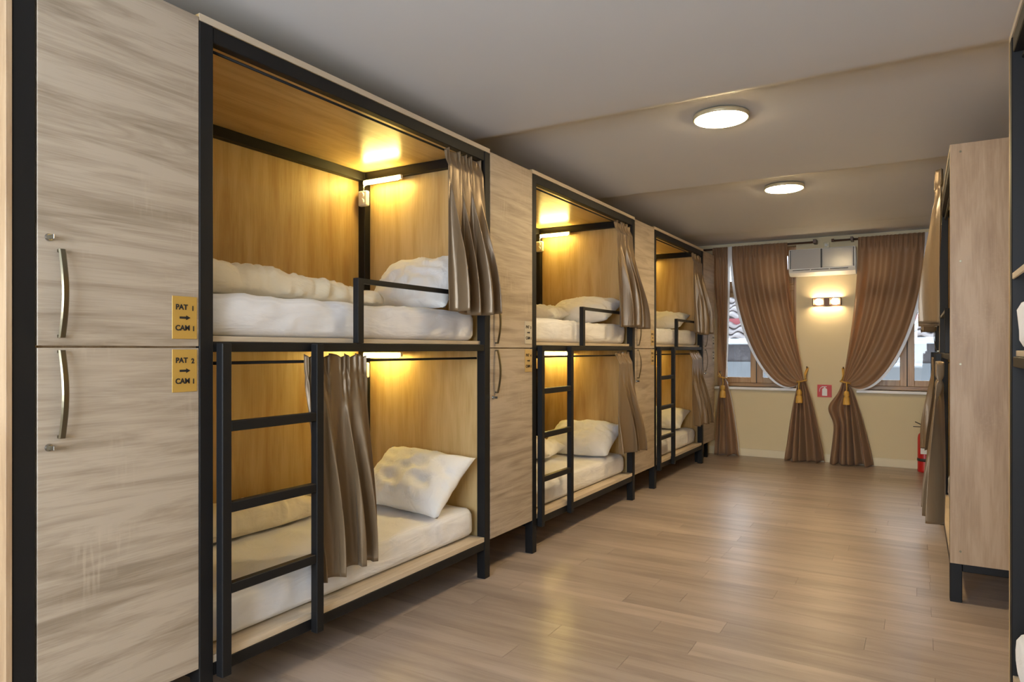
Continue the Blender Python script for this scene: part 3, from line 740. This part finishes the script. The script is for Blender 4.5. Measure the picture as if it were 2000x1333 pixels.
def tie_back(x, z, hx, hz, label, side, y=YD):
    """gold rope round the gathered curtain with a tassel, hook on the wall"""
    t = thing('curtain_tieback', (x, y-0.02, z), label, 'tieback', 'gold rope tiebacks of the window curtains')
    bm = bmesh.new(); pts = []
    for i in range(25):
        a = 2*PI*i/24
        pts.append((0.055*math.cos(a), 0.055*math.sin(a), 0.012*math.cos(a)*side))
    bm_tube(bm, pts, 0.010, 8, False)
    bm_tube(bm, [(0.04*side, 0.03, 0.0), ((hx-x)*0.6, 0.05, (hz-z)*0.55), (hx-x, 0.12, hz-z)], 0.009, 8)
    bm_tube(bm, [(0.052*side, 0.0, 0.0), ((hx-x)*0.9, 0.02, (hz-z)*0.45), (hx-x+0.012*side, 0.12, hz-z)], 0.009, 8)
    link('cord', done(bm), M['rope'], t, smooth=True)
    ts = -0.02*side
    bm = bmesh.new(); bm_tube(bm, [(ts, -0.066, 0), (ts*1.2, -0.078, -0.06), (ts, -0.075, -0.13)], 0.008, 8)
    link('tassel_cord', done(bm), M['rope'], t, smooth=True)
    bm = bmesh.new(); bm_lathe(bm, [(0.008, -0.10), (0.026, -0.115), (0.034, -0.145), (0.030, -0.165), (0.024, -0.175), (0.036, -0.19), (0.042, -0.27), (0.043, -0.275)], 20, (ts, -0.078, 0))
    for f in range(20):
        pass
    link('tassel', done(bm), M['rope'], t, smooth=True)
    bm = bmesh.new(); bm_tube(bm, [(hx-x, 0.13, hz-z+0.004), (hx-x, 0.09, hz-z+0.004), (hx-x, 0.085, hz-z+0.02)], 0.007, 8)
    link('hook', done(bm), M['bronze'], t, smooth=True)
    return t

tieL = P(1566, 745, YD); tieR = P(1651, 747, YD); tie1 = P(1412, 737, YD)
ct = 2.845
drape(P(1430, 487, YD)[0], P(1538, 480, YD)[0], tieL, ct, (0.42, 0.30), P(1533, 900, YD)[0], P(1611, 905, YD)[0],
      'wide brown curtain left of the wall lamp, swept over the left window', 61, nf=5.2)
drape(P(1806, 463, YD)[0], P(1676, 471, YD)[0], tieR, ct, (0.42, 0.30), P(1623, 905, YD)[0], P(1706, 910, YD)[0],
      'wide brown curtain right of the wall lamp, swept over the right window', 62, nf=5.2, bump=(-0.10, 0.33))
drape(P(1422, 487, YD)[0], P(1392, 487, YD)[0], tie1, ct, (0.05, 0.02), P(1394, 890, YD)[0], P(1446, 890, YD)[0],
      'narrow brown curtain beside the last locker of the left row', 63, nf=3, uext=0.14, amp=0.022)
tie_back(tieL[0], tieL[1], tieL[0]+0.05, tieL[1]+0.17, 'gold tassel tieback on the left window wide curtain', 1)
tie_back(tieR[0], tieR[1], tieR[0]-0.03, tieR[1]+0.17, 'gold tassel tieback on the right window wide curtain', -1)
tie_back(tie1[0], tie1[1], tie1[0]-0.06, tie1[1]+0.06, 'gold tassel tieback on the narrow curtain by the locker', -1)

for k, (xa, xb, lab) in enumerate(((-2.95, -1.10, 'dark brown double curtain rod above the left window'), (-0.93, 0.75, 'dark brown double curtain rod above the right window'))):
    t = thing('curtain_rod', (xa, YD, 2.83), lab, 'curtain rod', 'double curtain rods')
    for yy, zz in ((0.045, 0.0), (0.085, 0.012)):
        tube('rod', M['rodwood'], t, [(0, yy, zz), (xb-xa, yy, zz)], 0.010)
    ex = (xb-xa) if k == 0 else 0.0
    boxes('bracket', M['rodwood'], t, [(ex-0.04 if k == 0 else 0.22, ex if k == 0 else 0.25, -0.03, 0.12, -0.022, 0.03)], 0.003)
    bm = bmesh.new(); bm_tube(bm, [(ex-0.03*(1 if k == 0 else -1), 0.02, 0.005), (ex, 0.02, 0.005)], 0.02, 10); link('finial', done(bm), M['rodwood'], t)

# ------------------------------------------------------------------ wall things
t = thing('air_conditioner', (-1.035, YF-0.002, 2.40), 'white wall air conditioner between the two wide window curtains', 'air conditioner')
bm = bmesh.new()
prof = [(0, 0.0), (-0.13, 0.0), (-0.185, 0.035), (-0.20, 0.075), (-0.20, 0.31), (-0.185, 0.335), (0, 0.335)]
for sgn in (-1, 1): pass
vl = [bm.verts.new((-0.385, a, b_)) for a, b_ in prof]; vr = [bm.verts.new((0.385, a, b_)) for a, b_ in prof]
for i in range(len(prof)): bm.faces.new((vl[i], vl[(i+1) % len(prof)], vr[(i+1) % len(prof)], vr[i]))
bm.faces.new(vl); bm.faces.new(vr)
link('body', done(bm), M['white'], t)
for a, b_ in ((-0.360, -0.012), (0.012, 0.360)):
    box('front_panel', M['acpanel'], t, a, b_, -0.206, -0.199, 0.085, 0.325, 0.003)
box('center_trim', M['dark'], t, -0.010, 0.010, -0.205, -0.20, 0.085, 0.325)
for a in (-0.372, 0.362): box('side_trim', M['dark'], t, a, a+0.010, -0.205, -0.20, 0.085, 0.325)
boxes('air_vent', M['dark'], t, [(-0.34+i*0.22, -0.34+i*0.22+0.205, -0.2035, -0.195, 0.062, 0.070) for i in range(3)])

t = thing('wall_sensor', (-0.995, YF-0.001, 2.755), 'small cream sensor on wall above the air conditioner', 'sensor')
box('housing', M['base'], t, -0.035, 0.035, -0.025, 0, 0, 0.07, 0.006)
bm = bmesh.new(); bmesh.ops.create_uvsphere(bm, u_segments=12, v_segments=8, radius=0.018, matrix=Matrix.Translation((0, -0.028, 0.035))); link('lens', done(bm), M['white'], t, smooth=True)

t = thing('wall_lamp', (-0.985, YF-0.001, 2.06), 'bronze wall lamp with two lit bulbs between the curtains', 'wall lamp')
boxes('back_plate', M['bronze'], t, [(-0.165, 0.165, -0.012, 0, -0.052, 0.052), (-0.165, 0.165, -0.108, -0.100, -0.052, -0.040), (-0.165, 0.165, -0.108, -0.100, 0.040, 0.052), (-0.035, 0.035, -0.10, -0.012, -0.044, 0.044), (-0.165, -0.155, -0.10, -0.012, -0.044, 0.044), (0.155, 0.165, -0.10, -0.012, -0.044, 0.044)], 0.001)
M['spotglow'] = M['spot']
for sx in (-0.095, 0.095):
    bm = bmesh.new(); bmesh.ops.create_uvsphere(bm, u_segments=16, v_segments=10, radius=1.0, matrix=Matrix.Translation((sx, -0.072, 0)) @ Matrix.Diagonal((0.050, 0.030, 0.040, 1)))
    link('bulb', done(bm), M['spot'], t, smooth=True)

t = thing('fire_extinguisher_sign', (-1.02, YF-0.001, 0.915), 'small red sign with white extinguisher symbol on far wall', 'sign')
box('sign_board', M['signred'], t, -0.085, 0.085, -0.004, 0, -0.080, 0.080, 0.001)
bm = bmesh.new()
def poly(pts, y=-0.0048):
    bm.faces.new([bm.verts.new((a, y, b_)) for a, b_ in pts])
poly([(-0.028, -0.062), (0.032, -0.062), (0.032, 0.018), (0.026, 0.030), (0.012, 0.038), (-0.008, 0.038), (-0.022, 0.030), (-0.028, 0.018)])
poly([(-0.006, 0.038), (0.010, 0.038), (0.010, 0.052), (-0.006, 0.052)])
poly([(-0.030, 0.050), (0.026, 0.050), (0.026, 0.059), (-0.030, 0.059)])
for i in range(8):
    a0, a1 = R(80+i*14), R(80+(i+1)*14)
    cx, cz, r1, r2 = -0.022, 0.0, 0.056, 0.048
    poly([(cx+r1*math.cos(a0)*0.7, cz+r1*math.sin(a0)), (cx+r1*math.cos(a1)*0.7, cz+r1*math.sin(a1)), (cx+r2*math.cos(a1)*0.7, cz+r2*math.sin(a1)), (cx+r2*math.cos(a0)*0.7, cz+r2*math.sin(a0))])
link('pictogram', done(bm), M['white'], t)

ex = (0.085, 9.43, 0)
t = thing('fire_extinguisher', ex, 'red fire extinguisher standing on floor by the far wall', 'fire extinguisher')
bm = bmesh.new(); bm_lathe(bm, [(0.070, 0.0), (0.078, 0.008), (0.078, 0.03), (0.075, 0.035), (0.075, 0.40), (0.068, 0.44), (0.045, 0.47), (0.022, 0.48), (0.022, 0.50)], 28)
link('cylinder', done(bm), M['red'], t, smooth=True)
bm = bmesh.new(); bm_lathe(bm, [(0.0795, 0.13), (0.0795, 0.165)], 28); link('base_band', done(bm), M['dark'], t, smooth=True)
bm = bmesh.new(); bm_box(bm, -0.045, 0.02, -0.078, -0.070, 0.22, 0.36); link('label_sticker', done(bm), M['white'], t)
bm = bmesh.new(); bm_box(bm, -0.015, 0.015, -0.015, 0.015, 0.495, 0.53, 0.003); bm_box(bm, -0.12, 0.02, -0.008, 0.008, 0.528, 0.536, 0.001)
bm_tube(bm, [(0.0, 0, 0.545), (-0.05, 0, 0.565), (-0.10, 0, 0.59)], 0.006, 6)
link('valve_handle', done(bm), M['dark'], t)
tube('hose', M['dark'], t, [(0.02, 0, 0.51), (0.08, 0.0, 0.49), (0.10, -0.01, 0.36), (0.092, -0.02, 0.18)], 0.009, 8)

# ------------------------------------------------------------------ ceiling lamps
for (lx, ly, lab) in ((-1.06, 4.37, 'round lit ceiling lamp nearer the camera'), (-1.03, 6.56, 'round lit ceiling lamp nearer the windows')):
    zc = min(ceil_z(ly-0.16), ceil_z(ly+0.16), ceil_z(ly))
    t = thing('ceiling_lamp', (lx, ly, zc), lab, 'ceiling lamp', 'round ceiling lamps')
    bm = bmesh.new(); bm_lathe(bm, [(0.05, 0.004), (0.166, 0.0), (0.170, -0.004), (0.170, -0.025), (0.164, -0.028), (0.159, -0.026)], 48)
    link('lamp_rim', done(bm), M['lamprim'], t, smooth=True)
    bm = bmesh.new(); bm_lathe(bm, [(0.158, -0.022), (0.158, -0.0305), (0.150, -0.034), (0.05, -0.036)], 48)
    link('diffuser', done(bm), M['lampdisc'], t, smooth=True)
